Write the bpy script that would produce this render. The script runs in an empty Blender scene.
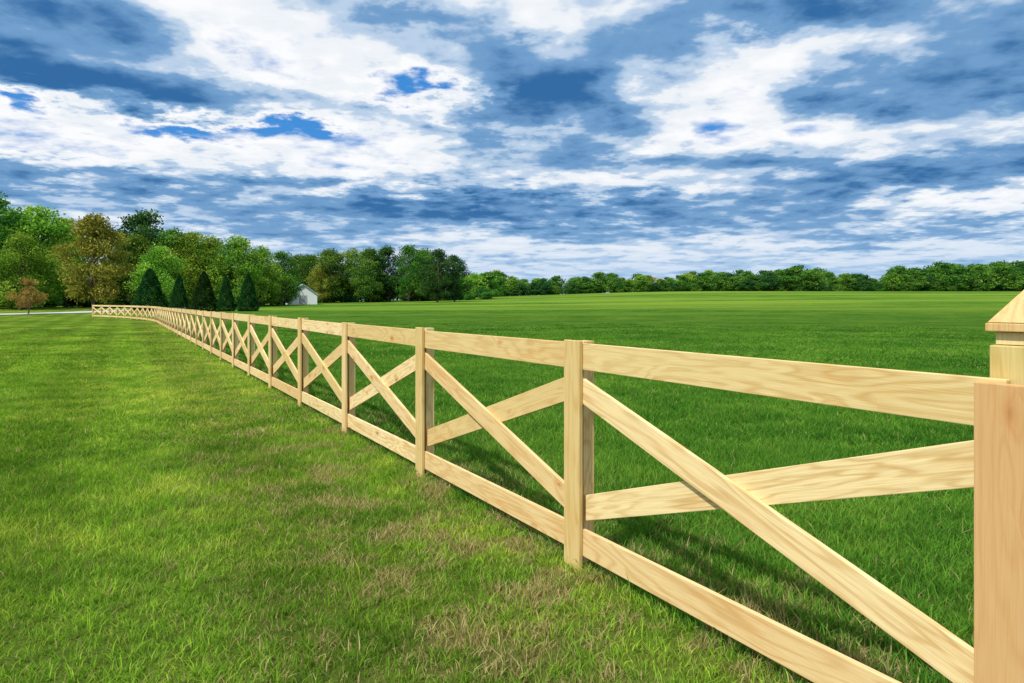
import bpy, bmesh, math, random
import numpy as np
from mathutils import Vector, Matrix
random.seed(7); rng=np.random.default_rng(11)
scene=bpy.context.scene
F=683.0; EYE=1.51; HOR=304.0
def sm(a,b,v):
    t=np.clip((v-a)/(b-a),0,1); return t*t*(3-2*t)
def terrain(x,y):
    return sm(40,300,y)*(2.7+4.1*sm(-80,80,x))
# ---------------- node helpers
class NT:
    def __init__(s,nt): s.nt=nt; s.n=nt.nodes; s.l=nt.links
    def new(s,t,**k):
        nd=s.n.new(t)
        for a,b in k.items(): setattr(nd,a,b)
        return nd
    def set(s,sock,v):
        if isinstance(v,bpy.types.NodeSocket): s.l.new(v,sock)
        elif v is not None: sock.default_value=v
    def m(s,op,a,b=None,c=None,clamp=False):
        nd=s.new('ShaderNodeMath',operation=op,use_clamp=clamp)
        for i,v in enumerate((a,b,c)): s.set(nd.inputs[i],v)
        return nd.outputs[0]
    def vm(s,op,a,b=None):
        nd=s.new('ShaderNodeVectorMath',operation=op)
        s.set(nd.inputs[0],a); s.set(nd.inputs[1],b)
        return nd.outputs['Value'] if op in('DOT_PRODUCT','LENGTH') else nd.outputs[0]
    def comb(s,x,y,z):
        nd=s.new('ShaderNodeCombineXYZ')
        for i,v in enumerate((x,y,z)): s.set(nd.inputs[i],v)
        return nd.outputs[0]
    def sep(s,v):
        nd=s.new('ShaderNodeSeparateXYZ'); s.set(nd.inputs[0],v); return nd.outputs
    def noise(s,v,scale,detail=3,rough=.5,dist=0.):
        nd=s.new('ShaderNodeTexNoise'); s.set(nd.inputs['Vector'],v)
        nd.inputs['Scale'].default_value=scale; nd.inputs['Detail'].default_value=detail
        nd.inputs['Roughness'].default_value=rough; nd.inputs['Distortion'].default_value=dist
        return nd.outputs['Fac']
    def mix(s,f,a,b,bt='MIX'):
        nd=s.new('ShaderNodeMix',data_type='RGBA',blend_type=bt)
        s.set(nd.inputs[0],f)
        for i,v in ((6,a),(7,b)):
            if isinstance(v,tuple) and len(v)==3: v=v+(1,)
            s.set(nd.inputs[i],v)
        return nd.outputs[2]
    def mr(s,v,a,b,c=0,d=1,smooth=True):
        nd=s.new('ShaderNodeMapRange',interpolation_type='SMOOTHSTEP' if smooth else 'LINEAR')
        s.set(nd.inputs[0],v)
        for i,q in ((1,a),(2,b),(3,c),(4,d)): nd.inputs[i].default_value=q
        return nd.outputs[0]
    def ramp(s,f,stops,interp='LINEAR'):
        nd=s.new('ShaderNodeValToRGB'); s.set(nd.inputs[0],f); e=nd.color_ramp; e.interpolation=interp
        while len(e.elements)<len(stops): e.elements.new(.5)
        for el,(p,c) in zip(e.elements,stops): el.position=p; el.color=c+(1,)
        return nd.outputs[0]
    def attr(s,name,out='Fac'):
        return s.new('ShaderNodeAttribute',attribute_name=name).outputs[out]
def newmat(name):
    m=bpy.data.materials.new(name); m.use_nodes=True
    k=NT(m.node_tree); k.n.clear()
    out=k.new('ShaderNodeOutputMaterial'); return m,k,out
def principled(k,col,rough=.7,spec=.3,normal=None):
    p=k.new('ShaderNodeBsdfPrincipled'); 
    if isinstance(col,tuple): col=col+(1,)
    k.set(p.inputs['Base Color'],col); k.set(p.inputs['Roughness'],rough)
    p.inputs['Specular IOR Level'].default_value=spec
    if normal is not None: k.l.new(normal,p.inputs['Normal'])
    return p.outputs[0]
def leafshader(k,out,col,tcol,f):
    b=k.new('ShaderNodeBsdfDiffuse'); k.set(b.inputs[0],col)
    tr=k.new('ShaderNodeBsdfTranslucent'); k.set(tr.inputs[0],tcol)
    mx=k.new('ShaderNodeMixShader'); mx.inputs[0].default_value=f
    k.l.new(b.outputs[0],mx.inputs[1]); k.l.new(tr.outputs[0],mx.inputs[2]); k.l.new(mx.outputs[0],out.inputs[0])
def simple(name,col,rough=.7,var=.15,sc=3.):
    m,k,out=newmat(name); g=k.new('ShaderNodeNewGeometry')
    n=k.noise(g.outputs['Position'],sc,4)
    c=k.mix(n,tuple(x*(1-var) for x in col),tuple(min(1,x*(1+var)) for x in col))
    k.l.new(principled(k,c,rough),out.inputs[0]); return m
def mesh_np(name,V,Fq,mat=None,attrs=None,link=True):
    me=bpy.data.meshes.new(name); V=np.asarray(V,dtype=np.float32); Fq=np.asarray(Fq,dtype=np.int32)
    me.vertices.add(len(V)); me.vertices.foreach_set('co',V.ravel())
    me.loops.add(Fq.size); me.loops.foreach_set('vertex_index',Fq.ravel())
    me.polygons.add(len(Fq)); me.polygons.foreach_set('loop_start',np.arange(0,Fq.size,Fq.shape[1],dtype=np.int32))
    me.update(calc_edges=True)
    for a,v in (attrs or {}).items():
        v=np.asarray(v,dtype=np.float32)
        if v.ndim==1:
            at=me.attributes.new(a,'FLOAT','POINT'); at.data.foreach_set('value',v)
        else:
            at=me.attributes.new(a,'FLOAT_VECTOR','POINT'); at.data.foreach_set('vector',v.ravel())
    if mat: me.materials.append(mat)
    if not link: return me
    ob=bpy.data.objects.new(name,me); scene.collection.objects.link(ob); return ob
# ---------------- fence axes
P0=np.array([1.486,2.031]); D=np.array([-.495,.869]); D/=np.linalg.norm(D); N=np.array([-D[1],D[0]])
if N@(-P0)<0: N=-N
# ---------------- vegetation colour (shared by ground and blades)
def grass_colour(k,pos,field_mask):
    x,y,z=k.sep(pos)
    big=k.noise(pos,.22,2,.55); med=k.noise(pos,1.5,3,.6)
    v=k.m('ADD',k.m('MULTIPLY',big,.5),k.m('MULTIPLY',med,.5))
    if field_mask!=1.:
        lawn=k.ramp(v,[(.38,(.095,.22,.020)),(.5,(.19,.345,.034)),(.62,(.36,.47,.065))])
        # faint mowing passes running along the fence
        t=k.m('ADD',k.m('MULTIPLY',x,float(N[0])),k.m('MULTIPLY',y,float(N[1])))
        mow=k.m('SINE',k.m('ADD',k.m('MULTIPLY',t,3.3),k.m('MULTIPLY',big,4.)))
        mv=k.mr(mow,-.6,.6,.90,1.10)
        lawn=k.mix(1.0,lawn,k.comb(mv,mv,mv),'MULTIPLY')
    if field_mask!=0.:
        fld=k.ramp(v,[(.38,(.06,.185,.022)),(.5,(.10,.25,.030)),(.62,(.165,.325,.042))])
        far=k.mr(y,30,140)
        st=k.noise(k.comb(k.m('MULTIPLY',x,.010),k.m('MULTIPLY',y,.06),0.),1.0,3,.6)
        fld=k.mix(k.m('MULTIPLY',far,k.mr(st,.40,.60,0,1.)),fld,(.25,.40,.05))
    return k.mix(field_mask,lawn,fld) if field_mask not in (0.,1.) else (fld if field_mask else lawn)
def field_mask(k,pos):
    x,y,z=k.sep(pos)
    t=k.m('ADD',k.m('MULTIPLY',k.m('SUBTRACT',x,float(P0[0])),float(-N[0])),k.m('MULTIPLY',k.m('SUBTRACT',y,float(P0[1])),float(-N[1])))
    return k.mr(t,-.15,.1),t
def dead_mask(k,pos,t):
    a=k.m('ABSOLUTE',k.m('ADD',t,.45)); near=k.mr(a,.3,1.9,1,0)
    n=k.noise(pos,2.2,3,.68)
    x,y,z=k.sep(pos)
    nearcam=k.mr(y,3,12,.9,.3)
    w=k.m('MULTIPLY',k.m('MULTIPLY',k.mr(n,.42,.64),near),nearcam)
    w2=k.m('MULTIPLY',k.mr(n,.58,.72),.34)
    w2=k.m('MULTIPLY',w2,k.mr(t,-.2,.3,1,0))
    return k.m('MAXIMUM',w,w2)
gm,k,out=newmat('ground_turf')
pos=k.new('ShaderNodeNewGeometry').outputs['Position']
fm,t=field_mask(k,pos); col=grass_colour(k,pos,fm); dm=dead_mask(k,pos,t)
col=k.mix(k.m('MULTIPLY',dm,.8),col,(.30,.24,.10))
x,y,z=k.sep(pos)
nearf=k.mr(y,10,50,0.0,1.0)
soil=k.mix(k.noise(pos,30,4,.6),(.05,.065,.015),(.11,.11,.03))
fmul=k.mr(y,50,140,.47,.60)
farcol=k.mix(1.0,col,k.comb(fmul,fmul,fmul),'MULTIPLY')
col=k.mix(k.m('ADD',k.m('MULTIPLY',nearf,.6),.4),soil,farcol)
fine=k.noise(k.comb(x,k.m('MULTIPLY',y,.35),z),9,6,.75)
col=k.mix(1.0,col,k.ramp(fine,[(.3,(.6,.6,.6)),(.7,(1.2,1.2,1.2))]),'MULTIPLY')
bmp=k.new('ShaderNodeBump'); bmp.inputs['Strength'].default_value=.5; bmp.inputs['Distance'].default_value=.08
k.l.new(fine,bmp.inputs['Height'])
k.l.new(principled(k,col,.95,0.,bmp.outputs[0]),out.inputs[0])
xs=np.unique(np.concatenate([np.linspace(-3000,-400,14),np.linspace(-400,400,130),np.linspace(400,3000,14)]))
ys=np.unique(np.concatenate([np.linspace(-600,-20,8),np.linspace(-20,420,110),np.linspace(420,4000,14)]))
X,Y=np.meshgrid(xs,ys); Z=terrain(X,Y); V=np.stack([X,Y,Z],-1).reshape(-1,3)
nx,ny=len(xs),len(ys); I=np.arange(nx*ny).reshape(ny,nx)
Q=np.stack([I[:-1,:-1],I[:-1,1:],I[1:,1:],I[1:,:-1]],-1).reshape(-1,4)
g=mesh_np('ground',V,Q,gm); g.data.polygons.foreach_set('use_smooth',[True]*len(Q))
# ---------------- blades
def blade_mat(name,fieldv):
    m,k,out=newmat(name)
    pos=k.new('ShaderNodeNewGeometry').outputs['Position']
    fm,t=field_mask(k,pos); col=grass_colour(k,pos,float(fieldv))
    tint=k.attr('tint'); hh=k.attr('hgt')
    col=k.mix(1.0,col,k.ramp(tint,[(0,(.50,.62,.62)),(.5,(1.06,1.06,1.03)),(1,(2.,1.65,1.6))]),'MULTIPLY')
    dm=dead_mask(k,pos,t)
    dsel=k.m('GREATER_THAN',k.m('ADD',k.m('MULTIPLY',dm,.95),.035 if not fieldv else .015),k.attr('dead'))
    col=k.mix(dsel,col,k.mix(tint,(.30,.23,.09),(.58,.49,.25)))
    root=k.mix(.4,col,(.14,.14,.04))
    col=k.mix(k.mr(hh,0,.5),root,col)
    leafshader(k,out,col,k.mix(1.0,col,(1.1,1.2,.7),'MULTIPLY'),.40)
    return m
def patch(n,h0,h1,w,lean,seed,clump=.5):
    r=np.random.default_rng(seed)
    nt=max(20,n//14); tc=r.uniform(-.52,.52,(nt,2)); th=r.uniform(.5,1.45,nt)
    own=r.integers(0,nt,n); loose=r.random(n)>clump
    p=tc[own]+r.normal(0,.018,(n,2)); p[loose]=r.uniform(-.52,.52,(loose.sum(),2))
    h=r.uniform(h0,h1,n)*np.where(loose,r.uniform(.5,.95,n),th[own])
    a=r.uniform(0,2*np.pi,n); out_=p-tc[own]
    ld=np.stack([np.cos(a),np.sin(a)],1)*lean*r.uniform(.2,1.2,n)[:,None]*h[:,None]+np.where(loose[:,None],0,out_*.8)
    fa=r.uniform(0,np.pi,n); s=np.stack([np.cos(fa),np.sin(fa)],1)*(w*r.uniform(.6,1.3,n)/2)[:,None]
    def lv(f,wf,z): 
        c=p+ld*f; zz=(h*z)[:,None]
        return np.concatenate([c-s*wf,zz],1),np.concatenate([c+s*wf,zz],1)
    a0,a1=lv(0,1,0); b0,b1=lv(.3,.9,.6); c0,c1=lv(1,.12,1.0)
    V=np.stack([a0,a1,b0,b1,c0,c1],1).reshape(-1,3); base=(np.arange(n)*6)[:,None]
    Q=np.concatenate([base+np.array([0,1,3,2]),base+np.array([2,3,5,4])],0)
    ti=np.repeat(np.clip(r.normal(.45,.24,n),0,1),6); de=np.repeat(r.random(n),6)
    hg=np.tile(np.array([0,0,.6,.6,1,1]),n)
    return V,Q,{'tint':ti,'dead':de,'hgt':hg}
lawnM=blade_mat('lawn_blade',0.); fieldM=blade_mat('field_blade',1.)
def scatter(name,mat,specs,side,lods):
    coll=bpy.data.collections.new(name+'_tufts'); idx=0; groups=[]
    for li,(n,h0,h1,w,lean) in enumerate(specs):
        g=[]
        for v in range(3):
            V,Q,A=patch(n,h0,h1,w,lean,100+li*10+v+(50 if side>0 else 0))
            me=mesh_np('%s_tuft_%02d'%(name,idx),V,Q,mat,A,link=False)
            ob=bpy.data.objects.new('%s_tuft_%02d'%(name,idx),me); coll.objects.link(ob); g.append(idx); idx+=1
        groups.append(g)
    pts=[];rot=[];ids=[];scl=[]
    ang=math.atan2(D[1],D[0])
    for i in range(-8,72):
        for j in range(0,75):
            s=i+.5; tt=(j+.5)
            p=P0+D*s-N*tt*side
            x,y=p; 
            if y<.6 or abs(x)>y*.82+2.2: continue
            r=math.hypot(x,y)
            if r>lods[-1]: continue
            if r>30 and random.random()<(r-30)/(lods[-1]-30): continue
            li=next(q for q,L in enumerate(lods) if r<=L)
            pts.append((x,y,float(terrain(x,y))-.004)); rot.append((0,0,ang+random.randrange(4)*math.pi/2))
            ids.append(random.choice(groups[li])); scl.append((1,1,random.uniform(.85,1.15)))
    me=bpy.data.meshes.new(name); me.from_pydata(pts,[],[])
    a=me.attributes.new('rot','FLOAT_VECTOR','POINT'); a.data.foreach_set('vector',np.array(rot,dtype=np.float32).ravel())
    a=me.attributes.new('scl','FLOAT_VECTOR','POINT'); a.data.foreach_set('vector',np.array(scl,dtype=np.float32).ravel())
    a=me.attributes.new('idx','INT','POINT'); a.data.foreach_set('value',np.array(ids,dtype=np.int32))
    ob=bpy.data.objects.new(name,me); scene.collection.objects.link(ob)
    ng=bpy.data.node_groups.new(name+'_scatter','GeometryNodeTree')
    ng.interface.new_socket('Geometry',in_out='INPUT',socket_type='NodeSocketGeometry')
    ng.interface.new_socket('Geometry',in_out='OUTPUT',socket_type='NodeSocketGeometry')
    gi=ng.nodes.new('NodeGroupInput'); go=ng.nodes.new('NodeGroupOutput')
    ip=ng.nodes.new('GeometryNodeInstanceOnPoints'); ci=ng.nodes.new('GeometryNodeCollectionInfo')
    ci.inputs['Collection'].default_value=coll; ci.inputs['Separate Children'].default_value=True; ci.inputs['Reset Children'].default_value=True
    ip.inputs['Pick Instance'].default_value=True
    def na(n,t):
        q=ng.nodes.new('GeometryNodeInputNamedAttribute'); q.data_type=t; q.inputs['Name'].default_value=n
        return [o for o in q.outputs if o.enabled and o.name=='Attribute'][0]
    L=ng.links; L.new(gi.outputs[0],ip.inputs['Points']); L.new(ci.outputs[0],ip.inputs['Instance'])
    L.new(na('idx','INT'),ip.inputs['Instance Index']); L.new(na('rot','FLOAT_VECTOR'),ip.inputs['Rotation']); L.new(na('scl','FLOAT_VECTOR'),ip.inputs['Scale'])
    L.new(ip.outputs[0],go.inputs[0])
    md=ob.modifiers.new('scatter','NODES'); md.node_group=ng
    return ob
scatter('lawn_grass',lawnM,[(7000,.025,.06,.0046,.95),(4000,.028,.06,.008,.9),(1500,.03,.06,.018,.9)],-1,(8,18,54))
scatter('field_grass',fieldM,[(7000,.045,.09,.0055,.75),(4000,.045,.09,.009,.75),(1500,.045,.08,.02,.75)],1,(8,18,54))
# ---------------- wood
wood,k,out=newmat('pine_wood')
gc=k.attr('gc','Vector'); u,v,w=k.sep(gc); bt=k.attr('btint')
def sc(a,b,c): return k.comb(k.m('MULTIPLY',u,a),k.m('MULTIPLY',v,b),k.m('MULTIPLY',w,c))
vor=k.new('ShaderNodeTexVoronoi',voronoi_dimensions='2D'); k.set(vor.inputs['Vector'],sc(3.2,8.,0.)); vor.inputs['Scale'].default_value=1
rawd=vor.outputs['Distance']
kr,kg,kb=k.sep(vor.outputs['Color'])
kn=k.m('GREATER_THAN',kr,.84)
vd=k.m('ADD',rawd,k.m('MULTIPLY',k.m('SUBTRACT',k.noise(sc(9,25,25),1,3),.5),.22))
vd=k.m('ADD',vd,k.m('MULTIPLY',kg,.10))
n1=k.noise(sc(.6,5.0,5.0),1,3,.5,.4)
n1=k.m('ADD',n1,k.m('MULTIPLY',kn,k.m('MULTIPLY',k.m('EXPONENT',k.m('MULTIPLY',rawd,-6.)),.16)))
ring=k.m('ADD',k.m('MULTIPLY',k.m('SINE',k.m('MULTIPLY',n1,88)),.5),.5)
ring=k.m('POWER',ring,2.4)
fib=k.noise(sc(5,260,260),1,3,.6)
blot=k.noise(sc(1.3,4,4),1,4,.6)
c=k.mix(bt,(.66,.48,.22),(.82,.66,.37))
c=k.mix(k.m('MULTIPLY',ring,k.mr(blot,.3,.7,.35,.75)),c,(.55,.33,.12))
c=k.mix(k.mr(blot,.54,.72,0,.5),c,(.62,.35,.13))
c=k.mix(k.m('MULTIPLY',kn,k.mr(vd,.05,.32,.75,0)),c,(.54,.25,.07))
c=k.mix(k.m('MULTIPLY',kn,k.mr(vd,.05,.13,.7,0)),c,(.26,.10,.03))
c=k.mix(1.0,c,k.ramp(fib,[(.3,(.82,.80,.76)),(.7,(1.09,1.09,1.09))]),'MULTIPLY')
c=k.mix(k.mr(k.attr('green'),0,1,0,.5,False),c,(.42,.38,.10))
c=k.mix(k.mr(k.attr('green'),0,-1,0,.6,False),c,(.52,.27,.11))
bm_=k.new('ShaderNodeBump'); bm_.inputs['Strength'].default_value=.35; bm_.inputs['Distance'].default_value=.002
k.l.new(fib,bm_.inputs['Height'])
k.l.new(principled(k,c,.7,.15,bm_.outputs[0]),out.inputs[0])
class Boards:
    def __init__(s): s.V=[];s.F=[];s.gc=[];s.bt=[];s.gr=[]
    def add(s,corners,origin,U,Vv,W,bev=.003,green=0.,tint=None):
        bm=bmesh.new(); vs=[bm.verts.new(c) for c in corners]
        for f in ((0,1,2,3),(7,6,5,4),(0,4,5,1),(1,5,6,2),(2,6,7,3),(3,7,4,0)): bm.faces.new([vs[i] for i in f])
        bmesh.ops.recalc_face_normals(bm,faces=bm.faces)
        if bev>0: bmesh.ops.bevel(bm,geom=list(bm.edges),offset=bev,segments=2,affect='EDGES',profile=.6)
        b0=len(s.V); off=Vector((random.uniform(0,200),random.uniform(0,80),random.uniform(0,80)))
        tint=random.random() if tint is None else tint
        bm.verts.index_update()
        for vv in bm.verts:
            r=vv.co-origin; s.V.append(vv.co[:]); s.gc.append((r.dot(U)+off.x,r.dot(Vv)+off.y,r.dot(W)+off.z)); s.bt.append(tint); s.gr.append(green)
        for f in bm.faces: s.F.append([b0+q.index for q in f.verts])
        bm.free()
    def obj(s,name,parent):
        me=bpy.data.meshes.new(name); me.from_pydata(s.V,[],s.F); me.update()
        a=me.attributes.new('gc','FLOAT_VECTOR','POINT'); a.data.foreach_set('vector',np.array(s.gc,dtype=np.float32).ravel())
        a=me.attributes.new('btint','FLOAT','POINT'); a.data.foreach_set('value',np.array(s.bt,dtype=np.float32))
        a=me.attributes.new('green','FLOAT','POINT'); a.data.foreach_set('value',np.array(s.gr,dtype=np.float32))
        me.materials.append(wood); ob=bpy.data.objects.new(name,me); scene.collection.objects.link(ob); ob.parent=parent; return ob
def empty(name,loc=(0,0,0)):
    e=bpy.data.objects.new(name,None); e.location=loc; scene.collection.objects.link(e); return e
fence=empty('wooden_crossbuck_fence')
st=[P0.copy()]; ang=math.atan2(D[1],D[0])
for i in range(70):
    z=st[-1][1]
    if z>52: ang=min(ang+math.radians(1.9),math.radians(158))
    st.append(st[-1]+np.array([math.cos(ang),math.sin(ang)])*(2.22 if i==0 else 2.34))
    if (st[-1][0]/st[-1][1])*F+512<95: break
posts,batt,rails,braces=Boards(),Boards(),Boards(),Boards()
for i,p in enumerate(st):
    a=st[min(i+1,len(st)-1)]; b=st[max(i-1,0)]; dd=(a-b)/np.linalg.norm(a-b); nn=np.array([-dd[1],dd[0]]); 
    if nn@N<0: nn=-nn
    gz=float(terrain(*p))
    def frame(s,t,h,p=p,dd=dd,nn=nn,gz=gz): return Vector((p[0]+dd[0]*s+nn[0]*t,p[1]+dd[1]*s+nn[1]*t,gz+h))
    U3=Vector((0,0,1)); D3=Vector((dd[0],dd[1],0)); N3=Vector((nn[0],nn[1],0))
    def box(B,s0,s1,t0,t1,h0,h1,**kw):
        cs=[frame(s0,t0,h0),frame(s1,t0,h0),frame(s1,t1,h0),frame(s0,t1,h0),frame(s0,t0,h1),frame(s1,t0,h1),frame(s1,t1,h1),frame(s0,t1,h1)]
        B.add(cs,frame(0,0,0),U3,D3,N3,**kw)
    bev=.004 if i<10 else 0
    jz=random.uniform(-.012,.012)
    if i>0:
        box(posts,-.045,.045,-.078,-.001,-.3,1.30+jz,bev=bev,green=random.uniform(0,.5))
        box(batt,-.078,.078,.027,.052,-.02,1.305+jz,bev=bev,green=random.uniform(-.2,.6))
    else:
        box(batt,-.078,.078,.027,.055,-.02,1.275,bev=bev,green=-1.,tint=.2)
        gp=empty('gate_post'); gp.parent=fence
        G=Boards(); c0=-.085
        def gbox(r0,r1,h0,h1,**kw):
            cs=[]
            for r,h in ((r0,h0),(r1,h1)):
                for a_,b_ in ((-1,-1),(1,-1),(1,1),(-1,1)): cs.append(frame(a_*r-.014,c0+b_*r,h))
            G.add(cs,frame(0,0,0),U3,D3,N3,**kw)
        gbox(.078,.078,-.3,1.385,bev=.005,green=.9,tint=.5); G.obj('shaft',gp)
        G=Boards(); gbox(.066,.066,1.387,1.425,bev=.002,green=.4); G.obj('neck',gp)
        G=Boards(); gbox(.086,.086,1.427,1.452,bev=.003,green=-.4); gbox(.082,.006,1.454,1.565,bev=.002,green=-.5,tint=.3); G.obj('cap',gp)
for i in range(len(st)-1):
    a,b=st[i],st[i+1]; L=np.linalg.norm(b-a); dd=(b-a)/L; nn=np.array([-dd[1],dd[0]])
    if nn@N<0: nn=-nn
    za,zb=float(terrain(*a)),float(terrain(*b))
    def fr(s,t,h): return Vector((a[0]+dd[0]*s+nn[0]*t,a[1]+dd[1]*s+nn[1]*t,za+(zb-za)*s/L+h))
    N3=Vector((nn[0],nn[1],0)); bev=.003 if i<10 else 0
    def plank(B,s0,s1,h0,h1,wd,t0,t1,**kw):
        U=(fr(s1,0,h1)-fr(s0,0,h0)).normalized(); Vv=N3.cross(U)
        w=wd/2/abs(Vv.z)
        cs=[fr(s0,t0,h0-w),fr(s1,t0,h1-w),fr(s1,t1,h1-w),fr(s0,t1,h0-w),fr(s0,t0,h0+w),fr(s1,t0,h1+w),fr(s1,t1,h1+w),fr(s0,t1,h0+w)]
        B.add(cs,fr(s0,0,h0),U,Vv,N3,bev=bev,**kw)
    j=lambda:random.uniform(-.006,.006)
    g=lambda:random.uniform(-.25,.35)
    plank(rails,.002,L-.002,1.207+j(),1.207+j(),.15,0.,.025,green=g())
    plank(rails,.002,L-.002,.155+j(),.155+j(),.15,0.,.025,green=g())
    plank(braces,.003,L-.003,.34,1.035,.135,0.,.0248,green=g())
    plank(braces,.053,L-.053,1.03,.34,.14,-.028,-.002,green=g())
posts.obj('posts',fence); batt.obj('battens',fence); rails.obj('rails',fence); braces.obj('cross_braces',fence)
# ---------------- trees
def leaf_mat(name,c0,c1,c2):
    m,k,out=newmat(name)
    oi=k.new('ShaderNodeObjectInfo').outputs['Random']
    col=k.ramp(k.attr('tint'),[(.1,c0),(.5,c1),(.95,c2)])
    hs=k.new('ShaderNodeHueSaturation'); k.set(hs.inputs['Color'],col)
    k.set(hs.inputs['Hue'],k.mr(oi,0,1,.5-.02,.5+.02,False)); k.set(hs.inputs['Value'],k.mr(oi,0,1,.75,1.2,False))
    col=hs.outputs[0]
    leafshader(k,out,col,col,.34); return m
bark=simple('bark',(.13,.10,.07),.9,.4,6)
LM={'bright':leaf_mat('leaf_bright',(.07,.17,.02),(.16,.31,.03),(.30,.44,.055)),
    'mid':leaf_mat('leaf_mid',(.035,.115,.02),(.085,.205,.028),(.18,.32,.045)),
    'dark':leaf_mat('leaf_dark',(.016,.07,.02),(.040,.125,.030),(.085,.19,.045)),
    'bronze':leaf_mat('leaf_bronze',(.12,.14,.02),(.26,.28,.04),(.40,.40,.07)),
    'red':leaf_mat('leaf_red',(.18,.10,.03),(.30,.19,.05),(.36,.30,.08)),
    'cedar':leaf_mat('leaf_cedar',(.009,.040,.010),(.020,.072,.016),(.036,.105,.024))}
def limb(V,Q,p,q,r0,r1,n=6,bend=None):
    p=np.array(p,float);q=np.array(q,float); seg=4; base=len(V); dv=q-p; a=np.cross(dv,[0.3,1,0.2]); a/=np.linalg.norm(a); b=np.cross(dv,a); b/=np.linalg.norm(b)
    wob=(a*random.uniform(-1,1)+b*random.uniform(-1,1))*np.linalg.norm(dv)*.07
    for s in range(seg+1):
        f=s/seg; c=p+dv*f+wob*math.sin(f*math.pi); r=r0+(r1-r0)*f
        for i in range(n):
            t=2*math.pi*i/n; V.append(c+(a*math.cos(t)+b*math.sin(t))*r)
    for s in range(seg):
        for i in range(n): Q.append([base+s*n+i,base+s*n+(i+1)%n,base+(s+1)*n+(i+1)%n,base+(s+1)*n+i])
def leaves(centres,size,rg,up=0.):
    n=len(centres); a=rg.normal(size=(n,3)); a[:,2]*=1-up; a/=np.linalg.norm(a,axis=1)[:,None]
    b=rg.normal(size=(n,3)); b-= (b*a).sum(1)[:,None]*a; b/=np.linalg.norm(b,axis=1)[:,None]
    s=(size*rg.uniform(.5,1.3,n))[:,None]
    return np.stack([centres-a*s,centres-b*s*.6,centres+a*s,centres+b*s*.6],1).reshape(-1,3)
def tree_data(seed,H=10.,W=8.,trunk=.18,nleaf=12000,size=.15,nclump=58):
    random.seed(seed); rg=np.random.default_rng(seed)
    V=[];Q=[]; R=W/2
    limb(V,Q,(0,0,-.3),(random.uniform(-.2,.2),random.uniform(-.2,.2),H*.8),H*.022,H*.005,8)
    cl=[]
    while len(cl)<nclump:
        f=rg.uniform(0,1); z=trunk*H+f*(1-trunk)*H*.93
        prof=math.sin(min(1,max(0,(f+.13)/1.13))*math.pi)**.6
        a=rg.uniform(0,2*np.pi); rr=R*prof*rg.uniform(.2,.98)**.6*rg.uniform(.72,1.12)
        cl.append((rr*math.cos(a),rr*math.sin(a),z,R*rg.uniform(.17,.38)))
    cl.append((0,0,H*.9,R*.25)); cl.append((0,0,H*.6,R*.4))
    for c in cl[::3]:
        z0=max(H*trunk*.7,c[2]-np.hypot(c[0],c[1])*.8-.3); limb(V,Q,(0,0,min(z0,H*.75)),c[:3],H*.009,H*.002,5)
    nb=len(Q); V=np.array(V); Q=np.array(Q)
    wts=np.array([c[3]**2 for c in cl]); wts/=wts.sum(); own=rg.choice(len(cl),nleaf,p=wts)
    C=np.array(cl); dr=rg.normal(size=(nleaf,3)); dr/=np.linalg.norm(dr,axis=1)[:,None]; rad=rg.uniform(.25,1.,nleaf)**.6*(1+.12*rg.normal(size=nleaf))
    P=C[own,:3]+dr*(C[own,3]*rad)[:,None]*np.array([1.15,1.15,.75]); P[:,2]=np.maximum(P[:,2],H*trunk*.55)
    LV=leaves(P,size,rg); ct=rg.uniform(.15,.85,len(cl))
    ti=np.clip(ct[own]+rg.normal(0,.12,nleaf)+(dr[:,2]*.12),0,1)
    Fq=len(V)+np.arange(nleaf*4).reshape(-1,4)
    return np.concatenate([V,LV]),np.concatenate([Q,Fq]),nb,np.concatenate([np.zeros(len(V)),np.repeat(ti,4)])
def tree_mesh(name,leaf,**kw):
    V,Q,nb,ti=tree_data(**kw); me=mesh_np(name,V,Q,bark,{'tint':ti},link=False); me.materials.append(LM[leaf])
    mi=np.ones(len(Q),dtype=np.int32); mi[:nb]=0; me.polygons.foreach_set('material_index',mi); return me
def cedar_mesh(seed):
    rg=np.random.default_rng(seed); random.seed(seed); V=[];Q=[]; H=10.
    limb(V,Q,(0,0,-.3),(0,0,8),.18,.03,8); nb=len(Q); n=11000
    f=rg.uniform(0,1,n)**1.25; R=3.0*np.sqrt(np.clip(1-f,0,1))*(1-.35*f)*np.minimum(1,.75+f*3)
    a=rg.uniform(0,2*np.pi,n); lump=1+.10*np.sin(a*7+f*26)+.07*np.sin(a*3-f*17); rr=R*lump*rg.uniform(.6,1.02,n)**.5
    P=np.stack([rr*np.cos(a),rr*np.sin(a),.15+f*9.8],1); LV=leaves(P,.15,rg); V=np.array(V);Q=np.array(Q)
    ti=np.clip(.45+.25*(lump-1)*5+rg.normal(0,.12,n),0,1)
    me=mesh_np('cedar',np.concatenate([V,LV]),np.concatenate([Q,len(V)+np.arange(n*4).reshape(-1,4)]),bark,{'tint':np.concatenate([np.zeros(len(V)),np.repeat(ti,4)])},link=False)
    me.materials.append(LM['cedar']); mi=np.ones(len(me.polygons),dtype=np.int32); mi[:nb]=0; me.polygons.foreach_set('material_index',mi); return me
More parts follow.
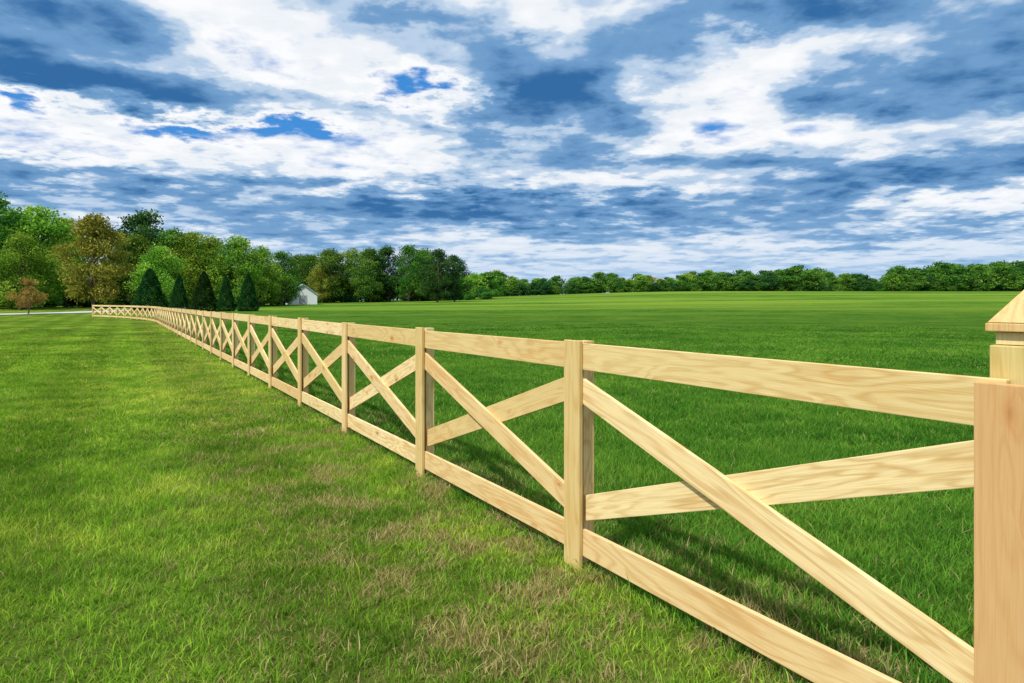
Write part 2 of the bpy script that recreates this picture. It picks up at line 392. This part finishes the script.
TM={'bright':[tree_mesh('tb%d'%i,'bright',seed=20+i,W=8.5,trunk=.1) for i in range(3)],
    'mid':[tree_mesh('tm%d'%i,'mid',seed=30+i,W=8,trunk=.08) for i in range(3)],
    'dark':[tree_mesh('td%d'%i,'dark',seed=40+i,W=7.5,trunk=.08) for i in range(2)],
    'bronze':[tree_mesh('tz','bronze',seed=50,W=7.8,trunk=.14)],
    'red':[tree_mesh('tr','red',seed=60,W=9,trunk=.22,nleaf=3500,size=.22,nclump=26)],
    'cedar':[cedar_mesh(70),cedar_mesh(71)]}
def place(px,depth,top,kind,name,wf=1.):
    x=(px-512)/F*depth; h=float(terrain(x,depth)); H=(HOR-top)*depth/F+EYE-h
    me=random.choice(TM[kind]); ob=bpy.data.objects.new(name,me); ob.location=(x,depth,h-.05)
    s=H/10.; ob.scale=(s*wf,s*wf,s); ob.rotation_euler=(0,0,random.uniform(0,6.28)); scene.collection.objects.link(ob); return ob
random.seed(5)
for a in [(-14,118,188,'mid',.85),(10,128,210,'bright',.85),(38,124,206,'bright',1.05),(66,138,218,'bright',.85),(20,112,234,'bright',1.),
    (120,146,230,'mid',.9),(146,142,211,'dark',.95),(132,135,232,'mid',.9),(174,140,228,'mid',.85),(160,128,246,'bright',1.),(192,140,232,'bright',1.),(213,138,237,'bright',1.),(240,136,237,'bright',1.05),(262,142,246,'bright',1.),
    (281,150,250,'mid',1.),(-45,125,220,'mid',1.),(-85,130,215,'bright',1.),(-130,130,225,'mid',1.),
    (312,190,254,'mid',1.1),(330,185,248,'mid',1.),(352,190,248,'bright',1.),(371,182,247,'mid',1.),(388,188,246,'dark',1.),(408,184,244,'mid',.95),(424,190,248,'mid',1.),(300,200,254,'mid',1.2)]:
    place(a[0],a[1],a[2],a[3],{'mid':'oak_tree','bright':'maple_tree','dark':'ash_tree'}[a[3]],a[4])
place(94,106,214,'bronze','bronze_leaved_tree',.85)
place(28,84,279,'red','small_red_tree',1.)
place(322,182,262,'bronze','bronze_leaved_tree',.8)
place(437,165,248,'dark','ash_tree',.95); place(455,168,254,'dark','ash_tree',.85)
for px,tp,wf in ((150,268,1.4),(179,274,.9),(204,271,1.2),(226,275,.9),(248,273,1.0)): place(px,100,tp,'cedar','arborvitae_tree',wf)
def mass(name,items,leafkinds):
    Vs=[];Qs=[];T=[];M=[];off=0
    kinds=list(leafkinds)
    for (x,y,H,wf,kd,sd) in items:
        me=TM[kd][sd%len(TM[kd])]
        nv=len(me.vertices); co=np.empty(nv*3,dtype=np.float32); me.vertices.foreach_get('co',co); co=co.reshape(-1,3)
        q=np.empty(len(me.loops),dtype=np.int32); me.loops.foreach_get('vertex_index',q); q=q.reshape(-1,4)
        ti=np.empty(nv,dtype=np.float32); me.attributes['tint'].data.foreach_get('value',ti)
        mi=np.empty(len(q),dtype=np.int32); me.polygons.foreach_get('material_index',mi)
        nb=int((mi==0).sum()); nbv=int(q[:nb].max())+1
        keep=np.arange(nb,len(q),4); sub=q[keep]; cv=co[sub.ravel()]; cc=cv.reshape(-1,4,3); ce=cc.mean(1,keepdims=True); cc=ce+(cc-ce)*1.9; cv=cc.reshape(-1,3)
        tv=ti[sub.ravel()]+random.uniform(-.2,.2)
        V=np.concatenate([co[:nbv],cv]); Qn=np.concatenate([q[:nb],nbv+np.arange(len(cv)).reshape(-1,4)])
        a=random.uniform(0,6.28); R=np.array([[math.cos(a),-math.sin(a),0],[math.sin(a),math.cos(a),0],[0,0,1]]); s=H/10.
        V=(V@R.T)*np.array([s*wf,s*wf,s])+np.array([x,y,float(terrain(x,y))-.2])
        Vs.append(V);Qs.append(Qn+off);T.append(np.concatenate([np.zeros(nbv),tv]));M.append(np.concatenate([np.zeros(nb),np.full(len(keep),1+kinds.index(kd))])); off+=len(V)
    ob=mesh_np(name,np.concatenate(Vs),np.concatenate(Qs),bark,{'tint':np.concatenate(T)})
    for kd in kinds: ob.data.materials.append(LM[kd])
    ob.data.polygons.foreach_set('material_index',np.concatenate(M).astype(np.int32)); return ob
items=[]
random.seed(9)
px=462.
tops=[(462,276),(500,273),(560,279),(600,274),(650,277),(700,272),(760,271),(800,268),(850,275),(885,277),(905,266),(950,264),(1024,262),(1250,262)]
while px<1250:
    tp=np.interp(px,[a for a,b in tops],[b for a,b in tops])+random.uniform(-4,3)
    for row in range(2):
        dp=random.uniform(300,318)+row*22; xx=(px+random.uniform(-5,5)-512)/F*dp; h=float(terrain(xx,dp))
        H=(HOR-tp)*dp/F+EYE-h; kd=random.choice(['mid','mid','dark','mid','mid','bright','bronze' if random.random()<.35 and px<720 else 'mid'])
        if px>890: kd=random.choice(['mid','dark','mid'])
        items.append((xx,dp,max(4.5,H*(1.0 if row else .95)),random.uniform(1.15,1.6),kd,random.randrange(9)))
        x2=xx+random.uniform(-5,5); items.append((x2,dp-4,random.uniform(3.5,6.5),1.7,random.choice(['mid','dark','mid']),random.randrange(9)))
    px+=random.uniform(7,12)
mass('distant_treeline',items,['bright','mid','dark','bronze'])
items=[]
for q in range(95):
    px=-170+q*7.; dp=155 if px<290 else 205
    dp+=random.uniform(-6,6); xx=(px-512)/F*dp; items.append((xx,dp,random.uniform(6.5,10.5) if px<290 else random.uniform(6.5,9),1.35,random.choice(['mid','dark','mid','bright']),random.randrange(9)))
    if px>325 or px<285: items.append((xx+random.uniform(-2,2),dp-14,random.uniform(2.2,4),1.6,random.choice(['mid','dark','bright']),random.randrange(9)))
mass('woodland_edge',items,['bright','mid','dark'])
# ---------------- driveway
asph=simple('driveway_gravel',(.42,.42,.43),.9,.12,1.5)
pts=[(-160,74),(-90,73),(-70,74),(-62,80),(-59,92),(-60,110),(-66,150)]
ss=[]
for i in range(len(pts)-1):
    for q in range(10): f=q/10; ss.append(np.array([pts[i][0]*(1-f)+pts[i+1][0]*f,pts[i][1]*(1-f)+pts[i+1][1]*f]))
ss.append(np.array(pts[-1],float))
for _ in range(4): ss=[ss[0]]+[(ss[i-1]+ss[i]*2+ss[i+1])/4 for i in range(1,len(ss)-1)]+[ss[-1]]
V=[];n=len(ss)
for i in range(n):
    tg=ss[min(i+1,n-1)]-ss[max(i-1,0)]; tg/=np.linalg.norm(tg); nn=np.array([-tg[1],tg[0]])
    for o in (-3.2,0,3.2): q=ss[i]+nn*o; V.append((q[0],q[1],float(terrain(q[0],q[1]))+.08))
Q=[]
for i in range(n-1):
    for o in (0,1): Q.append([i*3+o,(i+1)*3+o,(i+1)*3+o+1,i*3+o+1])
mesh_np('driveway',V,Q,asph)
# ---------------- white barn
wall=simple('white_siding',(.72,.76,.78),.6,.06,4); roof=simple('metal_roof',(.5,.6,.68),.35,.08,2); glass=simple('window_glass',(.04,.05,.07),.1,.1); 
barn=empty('white_barn'); bx,by=(301-512)/F*165,165.; barn.location=(bx,by,float(terrain(bx,by))); barn.rotation_euler=(0,0,math.radians(22))
def part(name,V,Fc,mat):
    me=bpy.data.meshes.new(name); me.from_pydata(V,[],Fc); me.materials.append(mat); o=bpy.data.objects.new(name,me); scene.collection.objects.link(o); o.parent=barn; return o
w,l,eh,rh=3.2,5.5,2.3,4.6
part('walls',[(-w,-l,-.3),(w,-l,-.3),(w,l,-.3),(-w,l,-.3),(-w,-l,eh),(w,-l,eh),(w,l,eh),(-w,l,eh),(0,-l,rh),(0,l,rh)],[(0,1,5,8,4),(2,3,7,9,6),(1,2,6,5),(3,0,4,7)],wall)
for sg,nm in ((-1,'roof_slope_a'),(1,'roof_slope_b')):
    part(nm,[(0,-l-.3,rh+.06),(0,l+.3,rh+.06),(sg*(w+.35),l+.3,eh-.2),(sg*(w+.35),-l-.3,eh-.2),(0,-l-.3,rh+.18),(0,l+.3,rh+.18),(sg*(w+.35),l+.3,eh-.08),(sg*(w+.35),-l-.3,eh-.08)],[(0,1,2,3),(4,5,6,7),(0,1,5,4),(1,2,6,5),(2,3,7,6),(3,0,4,7)],roof)
part('door',[(-.9,-l-.03,0),(.9,-l-.03,0),(.9,-l-.03,2.1),(-.9,-l-.03,2.1)],[(0,1,2,3)],simple('door_paint',(.35,.38,.4)))
for i,yy in enumerate((-3,0,3)): part('window_%d'%i,[(w+.02,yy-.4,1),(w+.02,yy+.4,1),(w+.02,yy+.4,1.8),(w+.02,yy-.4,1.8)],[(0,1,2,3)],glass)
# ---------------- world
wd=bpy.data.worlds.new('World'); scene.world=wd; wd.use_nodes=True; k=NT(wd.node_tree); k.n.clear()
try: wd.cycles.sampling_method='NONE'
except Exception: pass
sunel=math.radians(54); sx,sy=.66,.75
sky=k.new('ShaderNodeTexSky',sky_type='NISHITA'); sky.sun_disc=False; sky.sun_elevation=sunel; sky.sun_rotation=math.atan2(-sx,-sy)%(2*math.pi)
dirv=k.new('ShaderNodeTexCoord').outputs['Generated']; x,y,z=k.sep(dirv)
zc=k.m('ADD',k.m('MAXIMUM',z,0.),.10)
P=k.comb(k.m('DIVIDE',x,zc),k.m('DIVIDE',y,zc),0.)
P=k.vm('ADD',P,(3.1,7.4,0))
az=k.m('ARCTAN2',x,y); el=k.m('DIVIDE',z,k.m('MAXIMUM',k.m('SQRT',k.m('ADD',k.m('MULTIPLY',x,x),k.m('MULTIPLY',y,y))),.01))
wn=k.new('ShaderNodeTexNoise'); k.set(wn.inputs['Vector'],P); wn.inputs['Scale'].default_value=2.8; wn.inputs['Detail'].default_value=5; wn.inputs['Roughness'].default_value=.65
wr,wg,wb=k.sep(wn.outputs['Color'])
azw=k.m('ADD',az,k.m('MULTIPLY',k.m('SUBTRACT',wr,.5),.26)); elw=k.m('ADD',el,k.m('MULTIPLY',k.m('SUBTRACT',wg,.5),.12))
blobs=[(130,92,170,26,.36),(50,10,130,18,.30),(545,100,90,46,.36),(400,20,70,14,.24),(935,75,140,38,.34),(800,14,150,16,.26),(470,205,170,14,.32),(890,175,150,14,.28),(80,182,130,12,.26),(690,218,150,12,.22),(250,228,120,9,.20),(930,232,120,8,.16),(610,165,90,12,.16),
 (20,98,44,11,-.60),(430,92,50,15,-.56),(185,130,44,10,-.44),(290,130,36,9,-.36),(740,80,90,34,-.26),(250,52,60,26,-.22),(40,142,60,18,-.20),(350,150,140,20,-.20),(760,132,120,16,-.20),(540,22,40,12,-.15),(640,190,120,9,-.14),(950,205,90,8,-.14)]
tot=None
for cx,cy,rx,ry,am in blobs:
    a0=math.atan((cx-512)/F); e0=(HOR-cy)/F*math.cos(a0)
    da=k.m('MULTIPLY',k.m('SUBTRACT',azw,a0),F/rx); de=k.m('MULTIPLY',k.m('SUBTRACT',elw,e0),F/ry)
    r2=k.m('ADD',k.m('MULTIPLY',da,da),k.m('MULTIPLY',de,de)); gq=k.m('MULTIPLY',k.m('EXPONENT',k.m('MULTIPLY',r2,-.7)),am)
    tot=gq if tot is None else k.m('ADD',tot,gq)
nA=k.noise(P,1.5,4,.55); nB=k.noise(k.vm('ADD',P,(9,2,5)),4.6,7,.60); nC=k.noise(k.vm('ADD',P,(8.94,1.88,5)),4.6,4,.55)
thick=k.m('ADD',k.m('ADD',k.m('MULTIPLY',k.m('SUBTRACT',nA,.5),.75),k.m('MULTIPLY',k.m('SUBTRACT',nB,.5),.52)),k.m('ADD',tot,.455))
shade=k.m('SUBTRACT',thick,k.m('MULTIPLY',k.m('SUBTRACT',nB,nC),.6))
cloud=k.ramp(shade,[(.30,(.97,.98,1.)),(.42,(.86,.90,.95)),(.51,(.50,.64,.82)),(.63,(.17,.35,.61)),(.86,(.035,.15,.37))],'EASE')
alpha=k.mr(thick,.10,.33)
skyc=k.mix(1.0,sky.outputs[0],(.085,.10,.125),'MULTIPLY')
skyc=k.mix(.7,skyc,(.015,.27,.76))
c=k.mix(alpha,skyc,cloud)
hz=k.mr(el,-.02,.15,.75,0)
c=k.mix(hz,c,(.34,.55,.82))
bg=k.new('ShaderNodeBackground'); k.l.new(c,bg.inputs[0]); bg.inputs[1].default_value=1.0
ow=k.new('ShaderNodeOutputWorld'); k.l.new(bg.outputs[0],ow.inputs[0])
# ---------------- sun
sd=bpy.data.lights.new('sun','SUN'); sd.energy=5.0; sd.angle=math.radians(.5); sd.color=(1,.95,.85)
so=bpy.data.objects.new('sun',sd); scene.collection.objects.link(so)
hv=np.array([sx,sy])/math.hypot(sx,sy)*math.cos(sunel)
so.rotation_euler=Vector((hv[0],hv[1],-math.sin(sunel))).to_track_quat('-Z','Y').to_euler(); so.location=(-20,-30,50)
# ---------------- camera
cd=bpy.data.cameras.new('camera'); cd.sensor_width=36; cd.lens=24.01; cd.shift_y=-(341.5-HOR)/1024; cd.clip_end=8000; cd.clip_start=.05
co=bpy.data.objects.new('camera',cd); co.location=(0,0,EYE); co.rotation_euler=(math.pi/2,0,0); scene.collection.objects.link(co); scene.camera=co
scene.view_settings.view_transform='Standard'; scene.view_settings.look='None'; scene.view_settings.exposure=0
